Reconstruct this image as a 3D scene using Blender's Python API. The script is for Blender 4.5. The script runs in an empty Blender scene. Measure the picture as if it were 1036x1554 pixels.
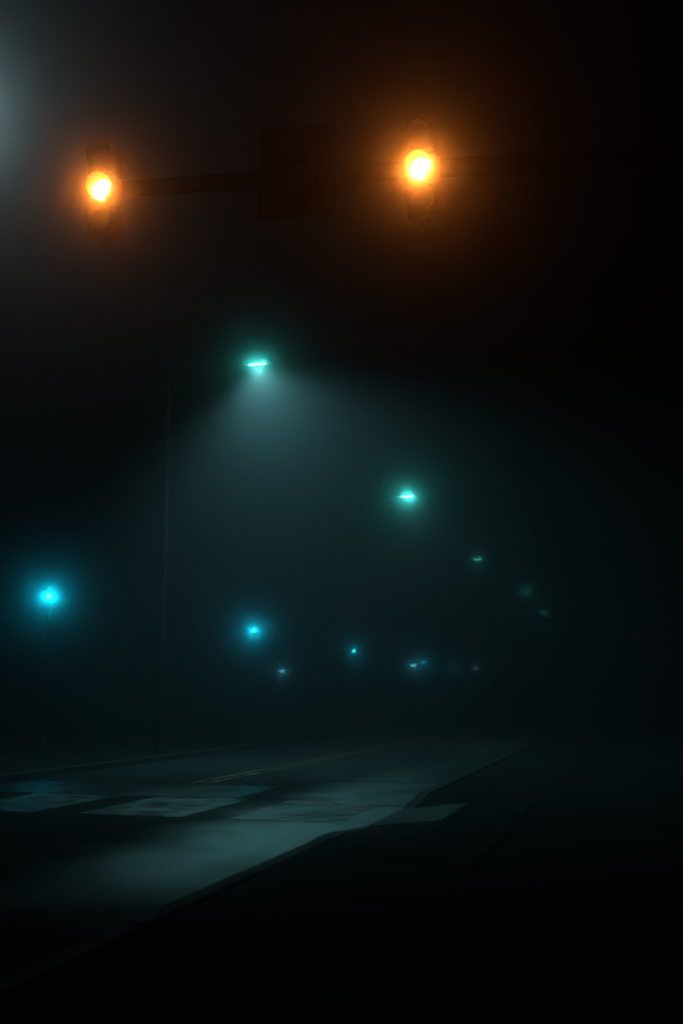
import bpy, bmesh, math, random
from mathutils import Vector, Matrix
random.seed(4)
sc = bpy.context.scene
COL = sc.collection
R = math.radians
A = R(15.774)                      # the road runs this far to the right of the lens axis
SA, CA = math.sin(A), math.cos(A)


def W(lat, al, z=0.0):
    """lat metres to the left of the camera, al metres along the road."""
    return Vector((-lat * CA + al * SA, lat * SA + al * CA, z))


# ------------------------------------------------------------------ camera
cam = bpy.data.cameras.new('camera')
cam.sensor_fit = 'VERTICAL'
cam.sensor_height = 36.0
cam.sensor_width = 24.0
cam.lens = 35.65
cam.clip_start = 0.05
cam.clip_end = 1500
co = bpy.data.objects.new('camera', cam)
COL.objects.link(co)
co.location = (0, 0, 1.5)
co.rotation_euler = (R(90 + 10.4), 0, 0)
cam.dof.use_dof = True
cam.dof.focus_distance = 26.0
cam.dof.aperture_fstop = 1.7
sc.camera = co

# ------------------------------------------------------------------ night sky
wd = bpy.data.worlds.new('World')
sc.world = wd
wd.use_nodes = True
nt = wd.node_tree
sky = nt.nodes.new('ShaderNodeTexSky')
sky.sky_type = 'NISHITA'
sky.sun_disc = False
sky.sun_elevation = R(-12)
sky.sun_rotation = R(200)
nt.links.new(sky.outputs[0], nt.nodes['Background'].inputs[0])
nt.nodes['Background'].inputs[1].default_value = 0.05

vs = sc.view_settings
sc.display_settings.display_device = 'sRGB'
vs.view_transform = 'Standard'
vs.look = 'None'
vs.exposure = 0.0
vs.gamma = 1.0
vs.use_curve_mapping = False
sc.render.engine = 'CYCLES'
cy = sc.cycles
cy.max_bounces = 6
cy.volume_bounces = 1
cy.diffuse_bounces = 2
cy.glossy_bounces = 3
cy.sample_clamp_indirect = 2.0
cy.sample_clamp_direct = 0.0
cy.use_denoising = True
cy.denoiser = 'OPENIMAGEDENOISE'
cy.use_light_tree = True

# haze constants
FOG_FORWARD = 0.040        # density of the forward scattering droplets
FOG_WIDE = 0.0030           # density of the evenly scattering part

# lamp constants (emission colours)
AMBER = (1.0, 0.235, 0.026)
TEAL = (0.07, 1.0, 0.84)
SPILL = (0.30, 0.93, 0.96)
SPILL_FAR = (0.50, 0.82, 1.0)
CYAN = (0.004, 0.70, 0.98)


# ------------------------------------------------------------------ materials
def new_mat(name):
    m = bpy.data.materials.new(name)
    m.use_nodes = True
    return m, m.node_tree.nodes, m.node_tree.links, m.node_tree.nodes['Principled BSDF']


def rough_mat(name, c0, c1, rough=(0.4, 0.7), scale=6.0, metal=0.0, bump=0.0, bscale=60.0, bdist=0.01, spec=0.5, grain=6.0):
    m, n, l, p = new_mat(name)
    tc = n.new('ShaderNodeTexCoord')
    tx = n.new('ShaderNodeTexNoise')
    tx.inputs['Scale'].default_value = scale
    tx.inputs['Detail'].default_value = grain
    p.inputs['Specular IOR Level'].default_value = spec
    l.new(tc.outputs['Object'], tx.inputs['Vector'])
    cr = n.new('ShaderNodeValToRGB')
    cr.color_ramp.elements[0].position = 0.35
    cr.color_ramp.elements[1].position = 0.68
    cr.color_ramp.elements[0].color = (*c0, 1)
    cr.color_ramp.elements[1].color = (*c1, 1)
    l.new(tx.outputs['Fac'], cr.inputs[0])
    l.new(cr.outputs[0], p.inputs['Base Color'])
    mr = n.new('ShaderNodeMapRange')
    mr.inputs[1].default_value = 0.35
    mr.inputs[2].default_value = 0.65
    mr.inputs[3].default_value = rough[0]
    mr.inputs[4].default_value = rough[1]
    t2 = n.new('ShaderNodeTexNoise')
    t2.inputs['Scale'].default_value = scale * 0.45
    t2.inputs['Detail'].default_value = grain - 2
    l.new(tc.outputs['Object'], t2.inputs['Vector'])
    l.new(t2.outputs['Fac'], mr.inputs[0])
    l.new(mr.outputs[0], p.inputs['Roughness'])
    p.inputs['Metallic'].default_value = metal
    if bump:
        t3 = n.new('ShaderNodeTexNoise')
        t3.inputs['Scale'].default_value = bscale
        t3.inputs['Detail'].default_value = 2
        l.new(tc.outputs['Object'], t3.inputs['Vector'])
        b = n.new('ShaderNodeBump')
        b.inputs['Strength'].default_value = bump
        b.inputs['Distance'].default_value = bdist
        l.new(t3.outputs['Fac'], b.inputs['Height'])
        l.new(b.outputs[0], p.inputs['Normal'])
    return m


def emit_mat(name, col, s):
    m = bpy.data.materials.new(name)
    m.use_nodes = True
    n, l = m.node_tree.nodes, m.node_tree.links
    n.clear()
    e = n.new('ShaderNodeEmission')
    e.inputs[0].default_value = (*col, 1)
    e.inputs[1].default_value = s
    o = n.new('ShaderNodeOutputMaterial')
    l.new(e.outputs[0], o.inputs[0])
    return m


M_ASPHALT = rough_mat('wet_asphalt', (0.005, 0.005, 0.0055), (0.024, 0.024, 0.025), (0.30, 0.58), 1.6, bump=1.0, bscale=42, bdist=0.012, grain=11)
M_PATCH = rough_mat('smooth_asphalt', (0.012, 0.012, 0.013), (0.022, 0.022, 0.023), (0.20, 0.34), 1.3, bump=0.25, bscale=160, bdist=0.004)
M_SEAL = rough_mat('bitumen_seal', (0.01, 0.01, 0.01), (0.02, 0.02, 0.02), (0.10, 0.22), 3)
M_WHITE = rough_mat('worn_white_paint', (0.03, 0.03, 0.03), (0.17, 0.17, 0.166), (0.28, 0.58), 3.2, bump=0.6, bscale=60, bdist=0.006, grain=12)
M_YELLOW = rough_mat('worn_yellow_paint', (0.05, 0.04, 0.02), (0.46, 0.32, 0.09), (0.3, 0.5), 4.0, grain=11, bump=0.3, bscale=120, bdist=0.004)
M_KERB = rough_mat('kerb_concrete', (0.025, 0.025, 0.024), (0.055, 0.054, 0.052), (0.7, 0.9), 3, bump=0.5, bscale=60, spec=0.08, grain=10)
M_SLAB = rough_mat('damp_concrete', (0.010, 0.010, 0.010), (0.030, 0.029, 0.028), (0.85, 1.0), 2, bump=0.5, bscale=60, spec=0.03, grain=10)
M_RAMP = rough_mat('ramp_concrete', (0.03, 0.03, 0.03), (0.11, 0.11, 0.107), (0.6, 0.85), 2.5, bump=0.6, bscale=60, grain=11, spec=0.12)
M_SOIL = rough_mat('dark_turf', (0.006, 0.010, 0.004), (0.018, 0.024, 0.010), (0.85, 1.0), 1.2, bump=0.8, bscale=25, bdist=0.05, spec=0.03)
M_GALV = rough_mat('galvanised_steel', (0.22, 0.23, 0.24), (0.36, 0.37, 0.38), (0.38, 0.55), 4, metal=0.7)
M_POLE = rough_mat('dark_bronze_paint', (0.008, 0.008, 0.008), (0.014, 0.014, 0.0135), (0.6, 0.8), 4, spec=0.2)
M_ARM = rough_mat('matt_dark_paint', (0.016, 0.016, 0.016), (0.026, 0.026, 0.025), (0.8, 0.95), 4, spec=0.1)
M_POLE_LIT = rough_mat('lamplit_pole_paint', (0.028, 0.029, 0.030), (0.055, 0.056, 0.058), (0.6, 0.8), 4, spec=0.3)  # paler than the pole paint, lamplight put into the colour
M_BLACK = rough_mat('black_enamel', (0.012, 0.012, 0.012), (0.022, 0.021, 0.020), (0.35, 0.55), 5)
M_VISOR = rough_mat('visor_inside', (0.010, 0.010, 0.009), (0.016, 0.016, 0.014), (0.6, 0.8), 5, spec=0.2)
M_HEAD = rough_mat('grey_casting', (0.10, 0.10, 0.105), (0.17, 0.17, 0.175), (0.45, 0.6), 6, metal=0.3)
M_SIGN = rough_mat('sign_sheeting', (0.62, 0.62, 0.60), (0.74, 0.74, 0.72), (0.45, 0.6), 3)
M_INK = rough_mat('sign_black', (0.012, 0.012, 0.012), (0.02, 0.02, 0.02), (0.8, 0.9), 5, spec=0.1)
M_RED = rough_mat('sign_red', (0.28, 0.012, 0.015), (0.36, 0.018, 0.02), (0.45, 0.6), 5)
M_CABINET = rough_mat('cabinet_paint', (0.03, 0.032, 0.03), (0.05, 0.052, 0.05), (0.5, 0.7), 4)
M_REDLENS = rough_mat('red_lens_off', (0.10, 0.006, 0.006), (0.14, 0.01, 0.01), (0.25, 0.35), 8)
M_GREENLENS = rough_mat('green_lens_off', (0.005, 0.05, 0.04), (0.01, 0.07, 0.055), (0.25, 0.35), 8)


def wet_light_pool(m):
    """Wet film whose gloss mask shapes the pool of light by the right kerb."""
    n, l = m.node_tree.nodes, m.node_tree.links
    p = n['Principled BSDF']
    tc = n.new('ShaderNodeTexCoord')
    vr = n.new('ShaderNodeVectorRotate')
    vr.rotation_type = 'Z_AXIS'
    vr.inputs['Angle'].default_value = A          # now x runs right, y along the road
    l.new(tc.outputs['Object'], vr.inputs['Vector'])
    nz = n.new('ShaderNodeTexNoise')
    nz.inputs['Scale'].default_value = 0.55
    nz.inputs['Detail'].default_value = 5
    l.new(vr.outputs[0], nz.inputs['Vector'])
    sx = n.new('ShaderNodeSeparateXYZ')
    l.new(vr.outputs[0], sx.inputs[0])

    def math_(op, a, b):
        k = n.new('ShaderNodeMath')
        k.operation = op
        for q, v in enumerate((a, b)):
            if isinstance(v, (int, float)):
                k.inputs[q].default_value = v
            else:
                l.new(v, k.inputs[q])
        return k.outputs[0]

    def ramp(v, a, b):
        r_ = n.new('ShaderNodeMapRange')
        r_.interpolation_type = 'SMOOTHSTEP'
        r_.inputs[1].default_value = a
        r_.inputs[2].default_value = b
        l.new(v, r_.inputs[0])
        return r_.outputs[0]
    wob = math_('MULTIPLY', math_('SUBTRACT', nz.outputs['Fac'], 0.5), 1.9)
    x = math_('ADD', sx.outputs[0], wob)
    y = math_('ADD', sx.outputs[1], wob)
    mask = math_('MULTIPLY', ramp(x, -5.6, -4.0), ramp(y, 6.2, 9.0))
    mask = math_('MAXIMUM', mask, math_('MULTIPLY', ramp(y, 16.5, 24.0), 0.38))
    old = p.inputs['Roughness'].links[0].from_socket
    mx = n.new('ShaderNodeMix')
    l.new(mask, mx.inputs['Factor'])
    mx.inputs['A'].default_value = 0.86
    l.new(old, mx.inputs['B'])
    l.new(mx.outputs[0], p.inputs['Roughness'])
    l.new(math_('ADD', math_('MULTIPLY', mask, 0.80), 0.03), p.inputs['Specular IOR Level'])


wet_light_pool(M_ASPHALT)


def worn_through(m, lo, hi, scale):
    """Paint that has worn off in places, so that the asphalt below shows."""
    n, l = m.node_tree.nodes, m.node_tree.links
    tc = n.new('ShaderNodeTexCoord')
    nz = n.new('ShaderNodeTexNoise')
    nz.inputs['Scale'].default_value = scale
    nz.inputs['Detail'].default_value = 12
    nz.inputs['Roughness'].default_value = 0.7
    l.new(tc.outputs['Object'], nz.inputs['Vector'])
    r_ = n.new('ShaderNodeMapRange')
    r_.inputs[1].default_value = lo
    r_.inputs[2].default_value = hi
    l.new(nz.outputs['Fac'], r_.inputs[0])
    l.new(r_.outputs[0], n['Principled BSDF'].inputs['Alpha'])


worn_through(M_WHITE, 0.36, 0.54, 2.6)
worn_through(M_YELLOW, 0.40, 0.50, 3.0)

# ------------------------------------------------------------------ mesh helpers
def box(bm, c, s, rot=None):
    m = Matrix.Translation(c)
    if rot is not None:
        m = m @ rot
    m = m @ Matrix.Diagonal((s[0], s[1], s[2], 1))
    return bmesh.ops.create_cube(bm, size=1, matrix=m)['verts']


def tube(bm, pts, rads, seg=12, cap=True):
    """A tapered tube through the points."""
    rings = []
    pts = [Vector(p) for p in pts]
    for i, p in enumerate(pts):
        d = (pts[min(i + 1, len(pts) - 1)] - pts[max(i - 1, 0)]).normalized()
        up = Vector((0, 0, 1)) if abs(d.z) < 0.95 else Vector((0, 1, 0))
        u = d.cross(up).normalized()
        v = u.cross(d).normalized()
        rings.append([bm.verts.new(p + rads[i] * (math.cos(2 * math.pi * k / seg) * u + math.sin(2 * math.pi * k / seg) * v)) for k in range(seg)])
    for a, b in zip(rings, rings[1:]):
        for k in range(seg):
            bm.faces.new((a[k], a[(k + 1) % seg], b[(k + 1) % seg], b[k]))
    if cap:
        bm.faces.new(rings[0])
        bm.faces.new(rings[-1])


def disc(bm, c, r, axis='Y', seg=32, h=0.01, r2=None):
    rot = {'Y': Matrix.Rotation(R(90), 4, 'X'), 'Z': Matrix.Identity(4), 'X': Matrix.Rotation(R(90), 4, 'Y')}[axis]
    bmesh.ops.create_cone(bm, cap_ends=True, segments=seg, radius1=r, radius2=r if r2 is None else r2, depth=h, matrix=Matrix.Translation(c) @ rot)


def link(name, bm, mat, parent=None, smooth=False, bevel=0.0):
    bmesh.ops.recalc_face_normals(bm, faces=bm.faces)
    me = bpy.data.meshes.new(name)
    bm.to_mesh(me)
    bm.free()
    me.materials.append(mat)
    if smooth:
        for p in me.polygons:
            p.use_smooth = True
        me.set_sharp_from_angle(angle=R(35))
    o = bpy.data.objects.new(name, me)
    COL.objects.link(o)
    if parent is not None:
        o.parent = parent
    if bevel:
        md = o.modifiers.new('edge', 'BEVEL')
        md.width = bevel
        md.segments = 2
        md.limit_method = 'ANGLE'
    return o


def thing(name, label, cat, loc, rz=-A, group=None):
    o = bpy.data.objects.new(name, None)
    COL.objects.link(o)
    o.empty_display_size = 0.2
    o.location = loc
    o.rotation_euler = (0, 0, rz)
    o['label'] = label
    o['category'] = cat
    if group:
        o['group'] = group
    return o


def dup(root, loc, label, group=None):
    r = root.copy()
    COL.objects.link(r)
    r.location = loc
    r['label'] = label
    if group:
        r['group'] = group
    for ch in root.children:
        c = ch.copy()
        COL.objects.link(c)
        c.parent = r
        for g in ch.children:
            d = g.copy()
            COL.objects.link(d)
            d.parent = c
    return r


def quad_strip(bm, lat0, lat1, al0, al1, z, nl=1, na=1, wob=0.0):
    """A sheet on the ground in road coordinates, with slightly worn edges."""
    vv = []
    for j in range(na + 1):
        row = []
        for i in range(nl + 1):
            la = lat0 + (lat1 - lat0) * i / nl
            al = al0 + (al1 - al0) * j / na
            if wob and i in (0, nl):
                la += random.uniform(-wob, wob)
            if wob and j in (0, na):
                al += random.uniform(-wob, wob)
            row.append(bm.verts.new(W(la, al, z)))
        vv.append(row)
    for j in range(na):
        for i in range(nl):
            bm.faces.new((vv[j][i], vv[j][i + 1], vv[j + 1][i + 1], vv[j + 1][i]))


# ------------------------------------------------------------------ haze
bm = bmesh.new()
HX0, HX1, HY0, HY1 = -110, 150, -40, 230
box(bm, ((HX0 + HX1) / 2, (HY0 + HY1) / 2, 7.3), (HX1 - HX0, HY1 - HY0, 17.2))
fm = bpy.data.materials.new('fog')
fm.use_nodes = True
fn, fl = fm.node_tree.nodes, fm.node_tree.links
fn.clear()
fo = fn.new('ShaderNodeOutputMaterial')
add = fn.new('ShaderNodeAddShader')
for k, (dens, g) in enumerate(((FOG_FORWARD, 0.990), (FOG_WIDE, 0.3))):
    pv = fn.new('ShaderNodeVolumePrincipled')
    pv.inputs['Color'].default_value = (0.90, 0.93, 0.99, 1)
    pv.inputs['Density'].default_value = dens
    pv.inputs['Anisotropy'].default_value = g
    fl.new(pv.outputs[0], add.inputs[k])
fl.new(add.outputs[0], fo.inputs['Volume'])
hz = link('haze', bm, fm)
hz['kind'] = 'stuff'

# ------------------------------------------------------------------ ground, road, kerbs
bm = bmesh.new()
n = 60
gx = [-105 + 250 * i / n for i in range(n + 1)]
gy = [-35 + 260 * i / n for i in range(n + 1)]
gv = [[None] * (n + 1) for _ in range(n + 1)]
for i, x in enumerate(gx):
    for j, y in enumerate(gy):
        lat = -x * CA + y * SA
        off = max(0.0, lat - 12.0, -1.0 - lat)
        z = -0.06 + min(0.16, off * 0.06) + (random.uniform(-0.04, 0.04) if off > 2 else 0)
        gv[i][j] = bm.verts.new((x, y, z))
for i in range(n):
    for j in range(n):
        bm.faces.new((gv[i][j], gv[i + 1][j], gv[i + 1][j + 1], gv[i][j + 1]))
g = link('ground', bm, M_SOIL, smooth=True)
g['kind'] = 'structure'

LK, RK = 11.0, 3.1                 # left and right kerb lines
bm = bmesh.new()
quad_strip(bm, RK, LK, -20, 205, 0.0, 4, 60)
road = link('road', bm, M_ASPHALT)
road['kind'] = 'structure'

# a smooth dark asphalt patch and bitumen seals across the lanes
bm = bmesh.new()
quad_strip(bm, 5.9, 10.6, 14.85, 17.05, 0.004, 10, 6, 0.02)
link('asphalt_patch', bm, M_PATCH, road)
for la0, la1, al, tilt in ((3.2, 6.3, 18.5, 0.12), (3.2, 10.8, 14.42, -0.05), (3.3, 10.6, 26.4, 0.3)):
    bm = bmesh.new()
    N = 24
    prev = None
    for i in range(N + 1):
        la = la0 + (la1 - la0) * i / N
        al_ = al + tilt * (i / N - 0.5) + random.uniform(-0.03, 0.03)
        w = random.uniform(0.02, 0.045)
        a_, b_ = bm.verts.new(W(la, al_ - w, 0.008)), bm.verts.new(W(la, al_ + w, 0.008))
        if prev:
            bm.faces.new((prev[0], a_, b_, prev[1]))
        prev = (a_, b_)
    link('crack_seal', bm, M_SEAL, road)

# crosswalk bars, running along the road
for la0, la1 in ((3.55, 4.95), (5.60, 7.10), (7.75, 9.15), (9.8, 10.85)):
    bm = bmesh.new()
    quad_strip(bm, la0, la1, 12.35, 14.7, 0.012, 10, 14, 0.018)
    link('crosswalk_bar', bm, M_WHITE, road)
# double yellow centre line beyond the crosswalk
for la in (7.36, 7.62):
    bm = bmesh.new()
    quad_strip(bm, la - 0.055, la + 0.055, 17.2, 200, 0.012, 1, 160, 0.006)
    link('centre_line', bm, M_YELLOW, road)

# kerbs: single stones nearby, one long run beyond
def kerb_run(name, lat_face, side):
    root = bpy.data.objects.new(name, None)
    COL.objects.link(root)
    root['kind'] = 'structure'
    first = None
    al = 2.0
    while al < 44:
        gap = side > 0 and 10.5 < al + 1 < 15.5        # the ramp
        if not gap:
            if first is None:
                bm = bmesh.new()
                box(bm, (0, 0, 0), (0.16, 1.98, 0.36))
                first = link('kerb_stone', bm, M_KERB, root, bevel=0.02)
                o = first
            else:
                o = first.copy()
                COL.objects.link(o)
            o.location = W(lat_face - side * 0.08, al + 1, -0.045 + random.uniform(-0.004, 0.004))
            o.rotation_euler = (0, 0, -A + random.uniform(-0.002, 0.002))
        al += 2.0
    bm = bmesh.new()
    box(bm, W(lat_face - side * 0.08, 44 + 80, -0.045), (0.16, 159.9, 0.36), Matrix.Rotation(-A, 4, 'Z'))
    link('kerb_length', bm, M_KERB, root, bevel=0.02)
    return root


kerb_run('right_kerb', RK, 1)
kerb_run('left_kerb', LK, -1)

# right pavement of slabs
pave = bpy.data.objects.new('pavement', None)
COL.objects.link(pave)
pave['kind'] = 'structure'
first = None
for i in range(3):
    for j in range(26):
        la = RK - 0.17 - 0.8 - 1.58 * i
        al = -3 + 1.58 * j
        if i == 0 and 11.0 < al < 14.9:
            continue
        if first is None:
            bm = bmesh.new()
            box(bm, (0, 0, 0), (1.576, 1.576, 0.14))
            o = first = link('slab', bm, M_SLAB, pave, bevel=0.012)
        else:
            o = first.copy()
            COL.objects.link(o)
        o.location = W(la, al, 0.05 + random.uniform(-0.004, 0.004))
        o.rotation_euler = (random.uniform(-.003, .003), random.uniform(-.003, .003), -A)
bm = bmesh.new()
box(bm, W(0.56, 38.9 + 80, 0.05), (4.7, 160, 0.14), Matrix.Rotation(-A, 4, 'Z'))
link('pavement_strip', bm, M_SLAB, pave)


def wedge(name, mat, parent, pts, depth=-0.12):
    bm = bmesh.new()
    top = [bm.verts.new(W(*p)) for p in pts]
    bot = [bm.verts.new(W(p[0], p[1], depth)) for p in pts]
    bm.faces.new(top)
    bm.faces.new(bot)
    for k in range(4):
        bm.faces.new((top[k], top[(k + 1) % 4], bot[(k + 1) % 4], bot[k]))
    return link(name, bm, mat, parent)


for a0, a1 in ((12.015, 10.44), (13.985, 15.16)):
    wedge('ramp_flare', M_SLAB, pave, [(RK - 0.165, a0, 0.016), (2.2, a0, 0.114), (2.2, a1, 0.119), (RK - 0.165, a1, 0.119)])
    wedge('dropped_kerb', M_KERB, pave, [(RK, a0, 0.014), (RK - 0.16, a0, 0.016), (RK - 0.16, a1, 0.134), (RK, a1, 0.134)])
for a0, a1 in ((10.44, 12.01), (12.02, 13.98), (13.99, 15.16)):
    wedge('slab', M_SLAB, pave, [(2.195, a0, 0.119), (1.345, a0, 0.119), (1.345, a1, 0.119), (2.195, a1, 0.119)])
for a0, a1 in ((10.02, 10.43), (15.17, 15.98)):
    wedge('kerb_stone', M_KERB, pave, [(RK, a0, 0.134), (RK - 0.16, a0, 0.134), (RK - 0.16, a1, 0.134), (RK, a1, 0.134)])
# the ramp down to the crosswalk
bm = bmesh.new()
pts = [(RK, 12.02, 0.014), (RK, 13.98, 0.014), (2.2, 13.98, 0.115), (2.2, 12.02, 0.115)]
top = [bm.verts.new(W(*p)) for p in pts]
bot = [bm.verts.new(W(p[0], p[1], -0.1)) for p in pts]
bm.faces.new(top)
bm.faces.new(bot)
for k in range(4):
    bm.faces.new((top[k], top[(k + 1) % 4], bot[(k + 1) % 4], bot[k]))
link('kerb_ramp', bm, M_RAMP, pave)


# ------------------------------------------------------------------ street lamps
def spot(name, parent, loc, col, power, angle, radius=0.12, blend=0.6, rot=(0, 0, 0)):
    l = bpy.data.lights.new(name, 'SPOT')
    l.color = col
    l.energy = power
    l.spot_size = R(angle)
    l.spot_blend = blend
    l.shadow_soft_size = radius
    o = bpy.data.objects.new(name, l)
    COL.objects.link(o)
    o.parent = parent
    o.location = loc
    o.rotation_euler = rot
    return o


def street_lamp(lat, al, label, strength, power, h=10.0, col=TEAL, spill=SPILL, reach=2.44, angle=118, tilt=-16, blend=0.6, drop=False):
    """Origin at the pole's base; the arm reaches to the right, over the road."""
    t = thing('street_lamp', label, 'street lamp', W(lat + reach, al, 0.0), group='street lamps over the road')
    bm = bmesh.new()
    box(bm, (0, 0, 0.02), (0.36, 0.36, 0.04))
    for sx in (-1, 1):
        for sy in (-1, 1):
            tube(bm, [(sx * .13, sy * .13, .03), (sx * .13, sy * .13, .09)], [.014, .014], 6)
    link('base_plate', bm, M_POLE, t, bevel=0.004)
    bm = bmesh.new()
    tube(bm, [(0, 0, 0.03), (0, 0, 4.5), (0, 0, h - 0.28)], [0.095, 0.07, 0.04], 12)
    tube(bm, [(0, 0, h - 0.29), (0, 0, h - 0.24)], [0.058, 0.05], 12)
    link('pole', bm, M_POLE, t, smooth=True)
    bm = bmesh.new()
    tube(bm, [(0, 0, h - 2.6), (0, 0, h - 0.27)], [0.056, 0.05], 12)  # added pale sleeve, standing in for lamplight on the upper pole
    tube(bm, [(0, 0, h - 0.34), (0.02, 0, h - 0.22)], [0.056, 0.03], 12)
    link('pole_lit_top', bm, M_POLE_LIT, t, smooth=True)
    bm = bmesh.new()
    box(bm, (0, -0.112, 0.75), (0.10, 0.02, 0.2))
    link('access_door', bm, M_POLE, t, bevel=0.004)
    bm = bmesh.new()
    pts = []
    for k in range(9):
        u = k / 8
        pts.append((0.04 + u * (reach - 0.36), 0, h - 0.50 + 0.56 * (1 - (1 - u) ** 2)))
    tube(bm, pts, [0.036 - 0.010 * k / 8 for k in range(9)], 10)
    tube(bm, [(0.03, 0, h - 0.9), (0.35, 0, h - 0.33)], [0.02, 0.02], 8)
    link('arm', bm, M_POLE, t, smooth=True)
    # flat luminaire head along the arm
    bm = bmesh.new()
    cx = reach
    prof = [(-0.44, 0.05, 0.03), (-0.30, 0.09, 0.055), (-0.20, 0.15, 0.05), (0.24, 0.16, 0.045), (0.33, 0.12, 0.03)]
    rings = []
    for x, w, hh in prof:
        rings.append([bm.verts.new((cx + x, w * a, h + 0.045 + hh * b)) for a, b in ((-1, -0.6), (-0.8, 0.6), (0, 1), (0.8, 0.6), (1, -0.6))])
    for a, b in zip(rings, rings[1:]):
        for k in range(5):
            bm.faces.new((a[k], a[(k + 1) % 5], b[(k + 1) % 5], b[k]))
    bm.faces.new(rings[0])
    bm.faces.new(rings[-1])
    hd = link('lamp_head', bm, M_HEAD, t, smooth=True)
    # glowing panel with two brighter modules under it
    em = emit_mat('street_lamp_glow', col, strength)
    bm = bmesh.new()
    box(bm, (cx + 0.02, 0, h + 0.004), (0.44, 0.048, 0.008))
    link('light_panel', bm, em, hd)
    for sx in (-0.09, 0.11):
        bm = bmesh.new()
        tube(bm, [(cx + sx, 0, h - 0.003), (cx + sx, 0, h - 0.014), (cx + sx, 0, h - 0.022)], [0.046, 0.042, 0.026], 10)
        link('light_module', bm, em, hd)
    if drop:
        # an old drop lens, glowing all round
        bm = bmesh.new()
        tube(bm, [(cx, 0, h - 0.02), (cx, 0, h - 0.10), (cx, 0, h - 0.18), (cx, 0, h - 0.21)], [0.15, 0.14, 0.09, 0.02], 14)
        link('drop_lens', bm, em, hd, smooth=True)
        l = bpy.data.lights.new('lamp_light', 'POINT')
        l.color = spill
        l.energy = power
        l.shadow_soft_size = 0.10
        lo = bpy.data.objects.new('lamp_light', l)
        COL.objects.link(lo)
        lo.parent = t
        lo.location = (cx, 0, h - 0.36)
    elif power:
        spot('lamp_light', t, (cx, 0, h - 0.06), spill, power, angle, blend=blend, rot=(0, R(tilt), 0))
    return t


street_lamp(8.94, 23.6, 'largest brightest teal street lamp, its cone of light falling through the fog onto the road', 88, 2900, angle=128, tilt=-18)
street_lamp(8.90, 41.8, 'second teal street lamp down the road, a round glow smaller than the brightest one', 280, 500, reach=2.85, spill=SPILL_FAR)
street_lamp(8.90, 62.6, 'third street lamp down the road, a short dim teal bar without a round glow', 17, 35, spill=SPILL_FAR)
street_lamp(8.00, 83.1, 'fourth street lamp down the road, a faint pale speck beyond the dim teal bar', 20, 40, spill=SPILL_FAR)
street_lamp(8.25, 103.8, 'fifth street lamp down the road, a barely visible grey speck', 26, 0)
street_lamp(9.60, 132.7, 'farthest street lamp in the row, almost swallowed by the fog', 26, 0)
street_lamp(13.45, 16.3, 'tall street lamp off the left edge, its pale glow spilling into the upper left corner', 5, 440, h=14.0, col=(0.30, 1.0, 0.96), spill=(0.62, 1.0, 1.0), drop=True)
# one more lamp, reaching in from the right verge far off
far = street_lamp(-0.68, 142.7, 'lone far street lamp to the right of the row, a tiny dull reddish speck', 36, 0, col=(1.0, 0.55, 0.45), reach=2.44)


# ------------------------------------------------------------------ lantern posts on the left
def lantern_post(lat, al, label, strength, rad=0.085, h=4.5, col=CYAN):
    t = thing('lantern_post', label, 'lamp post', W(lat, al, 0.06), group='lantern posts left of the road')
    h = h - 0.06
    bm = bmesh.new()
    tube(bm, [(0, 0, -0.1), (0, 0, 0.30), (0, 0, 0.36), (0, 0, 0.42)], [0.13, 0.12, 0.08, 0.06], 12)
    link('base', bm, M_BLACK, t, smooth=True)
    bm = bmesh.new()
    tube(bm, [(0, 0, 0.4), (0, 0, h - 0.24)], [0.045, 0.028], 12)
    tube(bm, [(0, 0, h - 0.25), (0, 0, h - 0.19)], [0.06, 0.10], 12)
    link('post', bm, M_BLACK, t, smooth=True)
    bm = bmesh.new()
    for k in range(4):
        an = R(45 + 90 * k)
        tube(bm, [(0.09 * math.cos(an), 0.09 * math.sin(an), h - 0.2), (0.125 * math.cos(an), 0.125 * math.sin(an), h + 0.17)], [0.006, 0.006], 5)
    link('lantern_frame', bm, M_BLACK, t)
    bm = bmesh.new()
    tube(bm, [(0, 0, h + 0.165), (0, 0, h + 0.19), (0, 0, h + 0.26), (0, 0, h + 0.31)], [0.15, 0.14, 0.05, 0.012], 12)
    link('lantern_cap', bm, M_BLACK, t, smooth=True)
    bm = bmesh.new()
    bmesh.ops.create_icosphere(bm, subdivisions=2, radius=rad, matrix=Matrix.Translation((0, 0, h)))
    link('bulb', bm, emit_mat('lantern_glow', col, strength), t, smooth=True)
    return t


lantern_post(16.67, 26.83, 'nearest lantern post with a large round cyan glow near the left edge', 190)
lantern_post(16.32, 43.22, 'second lantern post with a small white core in a blue glow', 190, 0.075)
lantern_post(17.23, 63.96, 'third lantern post, a faint green blur between the blue glow and the paired specks', 28, 0.10)
lantern_post(16.94, 85.71, 'right one of the paired blue specks, a lantern post far down the road', 65, 0.07)
lantern_post(17.41, 103.6, 'tiny blue lantern post just right of the paired blue specks', 60, 0.06)


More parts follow.
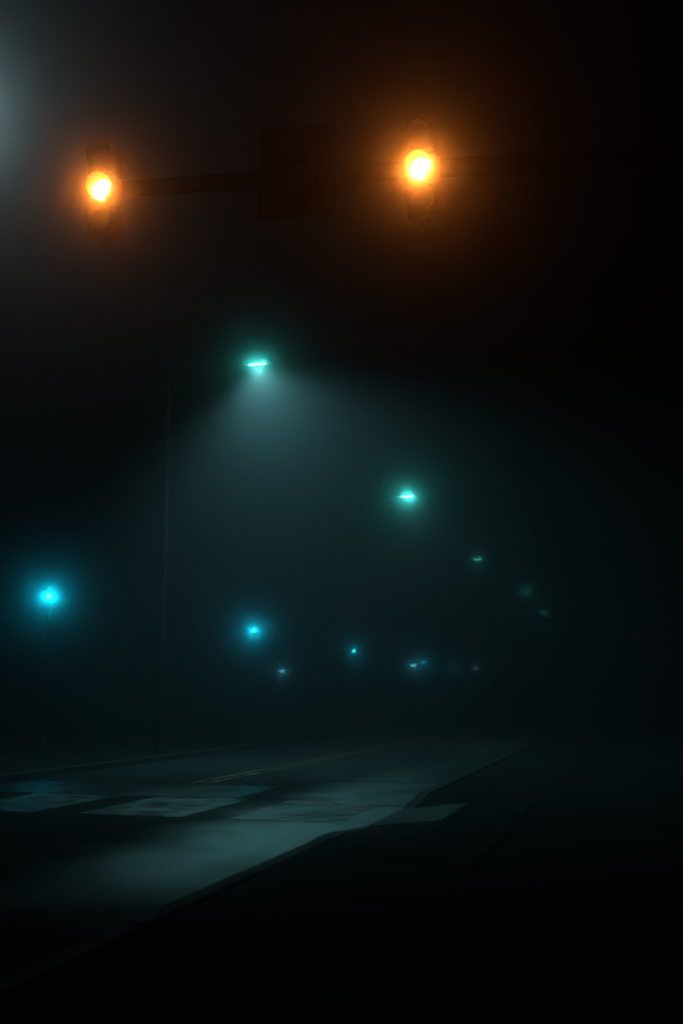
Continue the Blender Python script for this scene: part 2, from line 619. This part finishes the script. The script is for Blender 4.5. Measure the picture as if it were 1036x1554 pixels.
def downlight_post(lat, al, z, label, strength, col=(0.12, 0.8, 1.0), w=0.34):
    t = thing('downlight_post', label, 'lamp post', W(lat, al, 0.06), group='square downlights on short posts')
    z -= 0.06
    bm = bmesh.new()
    tube(bm, [(0, 0.12, -0.1), (0, 0.12, z + 0.05)], [0.07, 0.05], 10)
    link('post', bm, M_BLACK, t, smooth=True)
    bm = bmesh.new()
    box(bm, (0, -0.02, z + 0.09), (w * 1.1, 0.42, 0.08))
    link('hood', bm, M_BLACK, t, bevel=0.01)
    bm = bmesh.new()
    vs_ = bmesh.ops.create_cube(bm, size=1, matrix=Matrix.Translation((0, -0.04, z - 0.04)) @ Matrix.Diagonal((w, 0.24, 0.17, 1)))['verts']
    for v in vs_:
        if v.co.z < z - 0.06:
            v.co.x *= 0.5
    link('diffuser', bm, emit_mat('downlight_glow', col, strength), t)
    return t


downlight_post(25.01, 72.3, 3.5, 'square downlight low beyond the second lantern post, a dim blue wedge', 9, w=0.32)
downlight_post(12.81, 61.52, 3.5, 'left one of the paired blue specks, a flat downlight on a post', 4, w=0.34)
downlight_post(9.92 + 5, 101.97, 4.5, 'last grey downlight before the road fades out in fog', 3.2, col=(0.55, 0.8, 0.85), w=0.34)


# ------------------------------------------------------------------ signal mast arm
RZ = -A + 0.146                     # the arm is not quite square with the road


def arm_pt(lat):
    return 9.05 + (5.24 - lat) * 0.147


t = thing('signal_mast', 'grey mast arm carrying the two amber signals and the sign above the road', 'signal mast', W(-3.2, arm_pt(-3.2) + 0.30, 0.0), RZ)
ln = (5.35 + 3.2) * 1.011
bm = bmesh.new()
tube(bm, [(0, 0, 0.1), (0, 0, 7.25)], [0.17, 0.13], 16)
link('mast_pole', bm, M_POLE, t, smooth=True)
bm = bmesh.new()
box(bm, (0, 0, 0.13), (0.55, 0.55, 0.05))
link('base_plate', bm, M_GALV, t, bevel=0.005)
bm = bmesh.new()
tube(bm, [(-0.1, 0, 7.05), (-ln, 0, 7.05)], [0.115, 0.085], 16)
link('mast_arm', bm, M_ARM, t, smooth=True)
bm = bmesh.new()
disc(bm, (-ln - 0.01, 0, 7.05), 0.092, 'X', 16, 0.03)
link('end_cap', bm, M_HEAD, t)


def visor(bm, c, r0, r1, ln_, gap=21, seg=40, th=0.004):
    """Open tunnel visor, slot at the bottom."""
    rows = []
    for k in range(seg + 1):
        an = R(-90 + gap) + (2 * math.pi - 2 * R(gap)) * k / seg
        ca, sa_ = math.cos(an), math.sin(an)
        # the hood is longest at the top
        le = ln_ * (0.78 + 0.22 * sa_)
        rows.append([bm.verts.new((c[0] + r * ca, c[1] - y, c[2] + r * sa_)) for r, y in ((r0, 0), (r1, le), (r1 + th, le), (r0 + th, 0))])
    for a, b in zip(rows, rows[1:]):
        for k in range(4):
            bm.faces.new((a[k], a[(k + 1) % 4], b[(k + 1) % 4], b[k]))
    bm.faces.new(rows[0])
    bm.faces.new(rows[-1])


def signal_head(lat, z, label, strength, tilt=0.06, turn=0.0):
    """Origin at the middle of the amber lens; it faces the camera's side of the road."""
    t = thing('traffic_signal', label, 'traffic light', W(lat, arm_pt(lat), z), RZ, 'amber signals on the mast arm')
    t.rotation_euler = (tilt, 0, RZ + turn)
    s = 0.335
    for k, nm in ((1, 'red'), (0, 'amber'), (-1, 'green')):
        zc = k * s
        bm = bmesh.new()
        box(bm, (0, 0.105, zc), (s, 0.17, s - 0.006))
        sec = link('signal_section', bm, M_BLACK, t, bevel=0.025)
        bm = bmesh.new()
        mat = {'red': M_REDLENS, 'green': M_GREENLENS}.get(nm) or emit_mat('amber_lens_lit', AMBER, strength)
        rr = 0.118
        rows = [[bm.verts.new((q * math.cos(2 * math.pi * j / 28), y, zc + q * math.sin(2 * math.pi * j / 28))) for j in range(28)]
                for q, y in ((rr, 0.016), (rr * 0.75, 0.004), (rr * 0.35, -0.004))]
        for a, b in zip(rows, rows[1:]):
            for j in range(28):
                bm.faces.new((a[j], a[(j + 1) % 28], b[(j + 1) % 28], b[j]))
        bm.faces.new(rows[-1])
        ls = link('lens', bm, mat, sec, smooth=True)
        bm = bmesh.new()
        visor(bm, (0, 0.02, zc), 0.130, 0.136, 0.17)
        link('visor', bm, M_VISOR, sec, smooth=True)
    bm = bmesh.new()
    tube(bm, [(0, 0.19, -0.56), (0, 0.19, 0.56)], [0.024, 0.024], 8)
    box(bm, (0, 0.15, 0.535), (0.10, 0.14, 0.05))
    box(bm, (0, 0.15, -0.535), (0.10, 0.14, 0.05))
    link('bracket', bm, M_BLACK, t)
    return t


signal_head(5.24, 6.9, 'traffic light glowing amber at the free end of the mast arm', 90)
signal_head(1.85, 6.9, 'traffic light glowing amber to the right of the turn sign', 148, turn=-0.20)

# the sign on the arm
lat_s = 3.14
t = thing('road_sign', 'dark NO TURN ON RED sign hanging between the two amber traffic lights', 'road sign', W(lat_s, arm_pt(lat_s) + 0.06, 6.98), RZ)
SW, SH = 0.84, 1.06
bm = bmesh.new()
box(bm, (0, 0, 0), (SW, 0.006, SH))
link('sign_panel', bm, M_SIGN, t)
bm = bmesh.new()
for a, b, c, d in ((0, SH / 2 - 0.03, SW - 0.04, 0.012), (0, -SH / 2 + 0.03, SW - 0.04, 0.012), (-SW / 2 + 0.026, 0, 0.012, SH - 0.072), (SW / 2 - 0.026, 0, 0.012, SH - 0.072)):
    box(bm, (a, -0.0055, b), (c, 0.003, d))
link('sign_border', bm, M_INK, t)
for txt, zz, sz in (('NO', 0.345, 0.235), ('TURN', 0.115, 0.215), ('ON', -0.115, 0.215), ('RED', -0.115, 0.215)):
    cu = bpy.data.curves.new('lettering', 'FONT')
    cu.body = txt
    cu.size = sz
    cu.align_x = 'CENTER'
    cu.align_y = 'CENTER'
    cu.extrude = 0.0012
    cu.offset = 0.006
    tmp = bpy.data.objects.new('lettering', cu)
    COL.objects.link(tmp)
    dg = bpy.context.evaluated_depsgraph_get()
    me = bpy.data.meshes.new_from_object(tmp.evaluated_get(dg))
    bpy.data.objects.remove(tmp)
    me.materials.clear()
    me.materials.append(M_INK)
    o = bpy.data.objects.new('word', me)
    COL.objects.link(o)
    o.parent = t
    o.location = ({'ON': -0.235, 'RED': 0.155}.get(txt, 0.0), -0.006, zz)
    o.rotation_euler = (R(90), 0, 0)
    o.scale = (0.88, 1, 1)
bm = bmesh.new()
disc(bm, (0, -0.0055, -0.355), 0.135, 'Y', 36, 0.003)
link('red_disc', bm, M_RED, t)
for sx in (-0.37, 0.37):
    for sz in (-0.42, 0.42):
        bm = bmesh.new()
        disc(bm, (sx, -0.007, sz), 0.011, 'Y', 10, 0.006)
        link('bolt', bm, M_GALV, t)
bm = bmesh.new()
box(bm, (0, 0.06, 0.03), (0.05, 0.10, 0.5))
link('bracket', bm, M_GALV, t)

# ------------------------------------------------------------------ signal cabinet at the right edge
t = thing('signal_cabinet', 'black signal control cabinet at the right edge of the pavement', 'cabinet', W(-2.55, 8.9, 0.1), -A)
bm = bmesh.new()
box(bm, (0, 0, 0.05), (0.80, 0.62, 0.14))
link('plinth', bm, M_KERB, t, bevel=0.01)
bm = bmesh.new()
box(bm, (0, 0, 0.81), (0.74, 0.56, 1.38))
link('cabinet_body', bm, M_CABINET, t, bevel=0.012)
bm = bmesh.new()
box(bm, (0, -0.29, 0.80), (0.66, 0.02, 1.26))
d = link('cabinet_door', bm, M_CABINET, t, bevel=0.006)
bm = bmesh.new()
box(bm, (0.26, -0.32, 0.85), (0.03, 0.03, 0.16))
link('handle', bm, M_GALV, d, bevel=0.004)
bm = bmesh.new()
box(bm, (0, 0, 1.525), (0.80, 0.62, 0.045))
link('cabinet_roof', bm, M_CABINET, t, bevel=0.012)
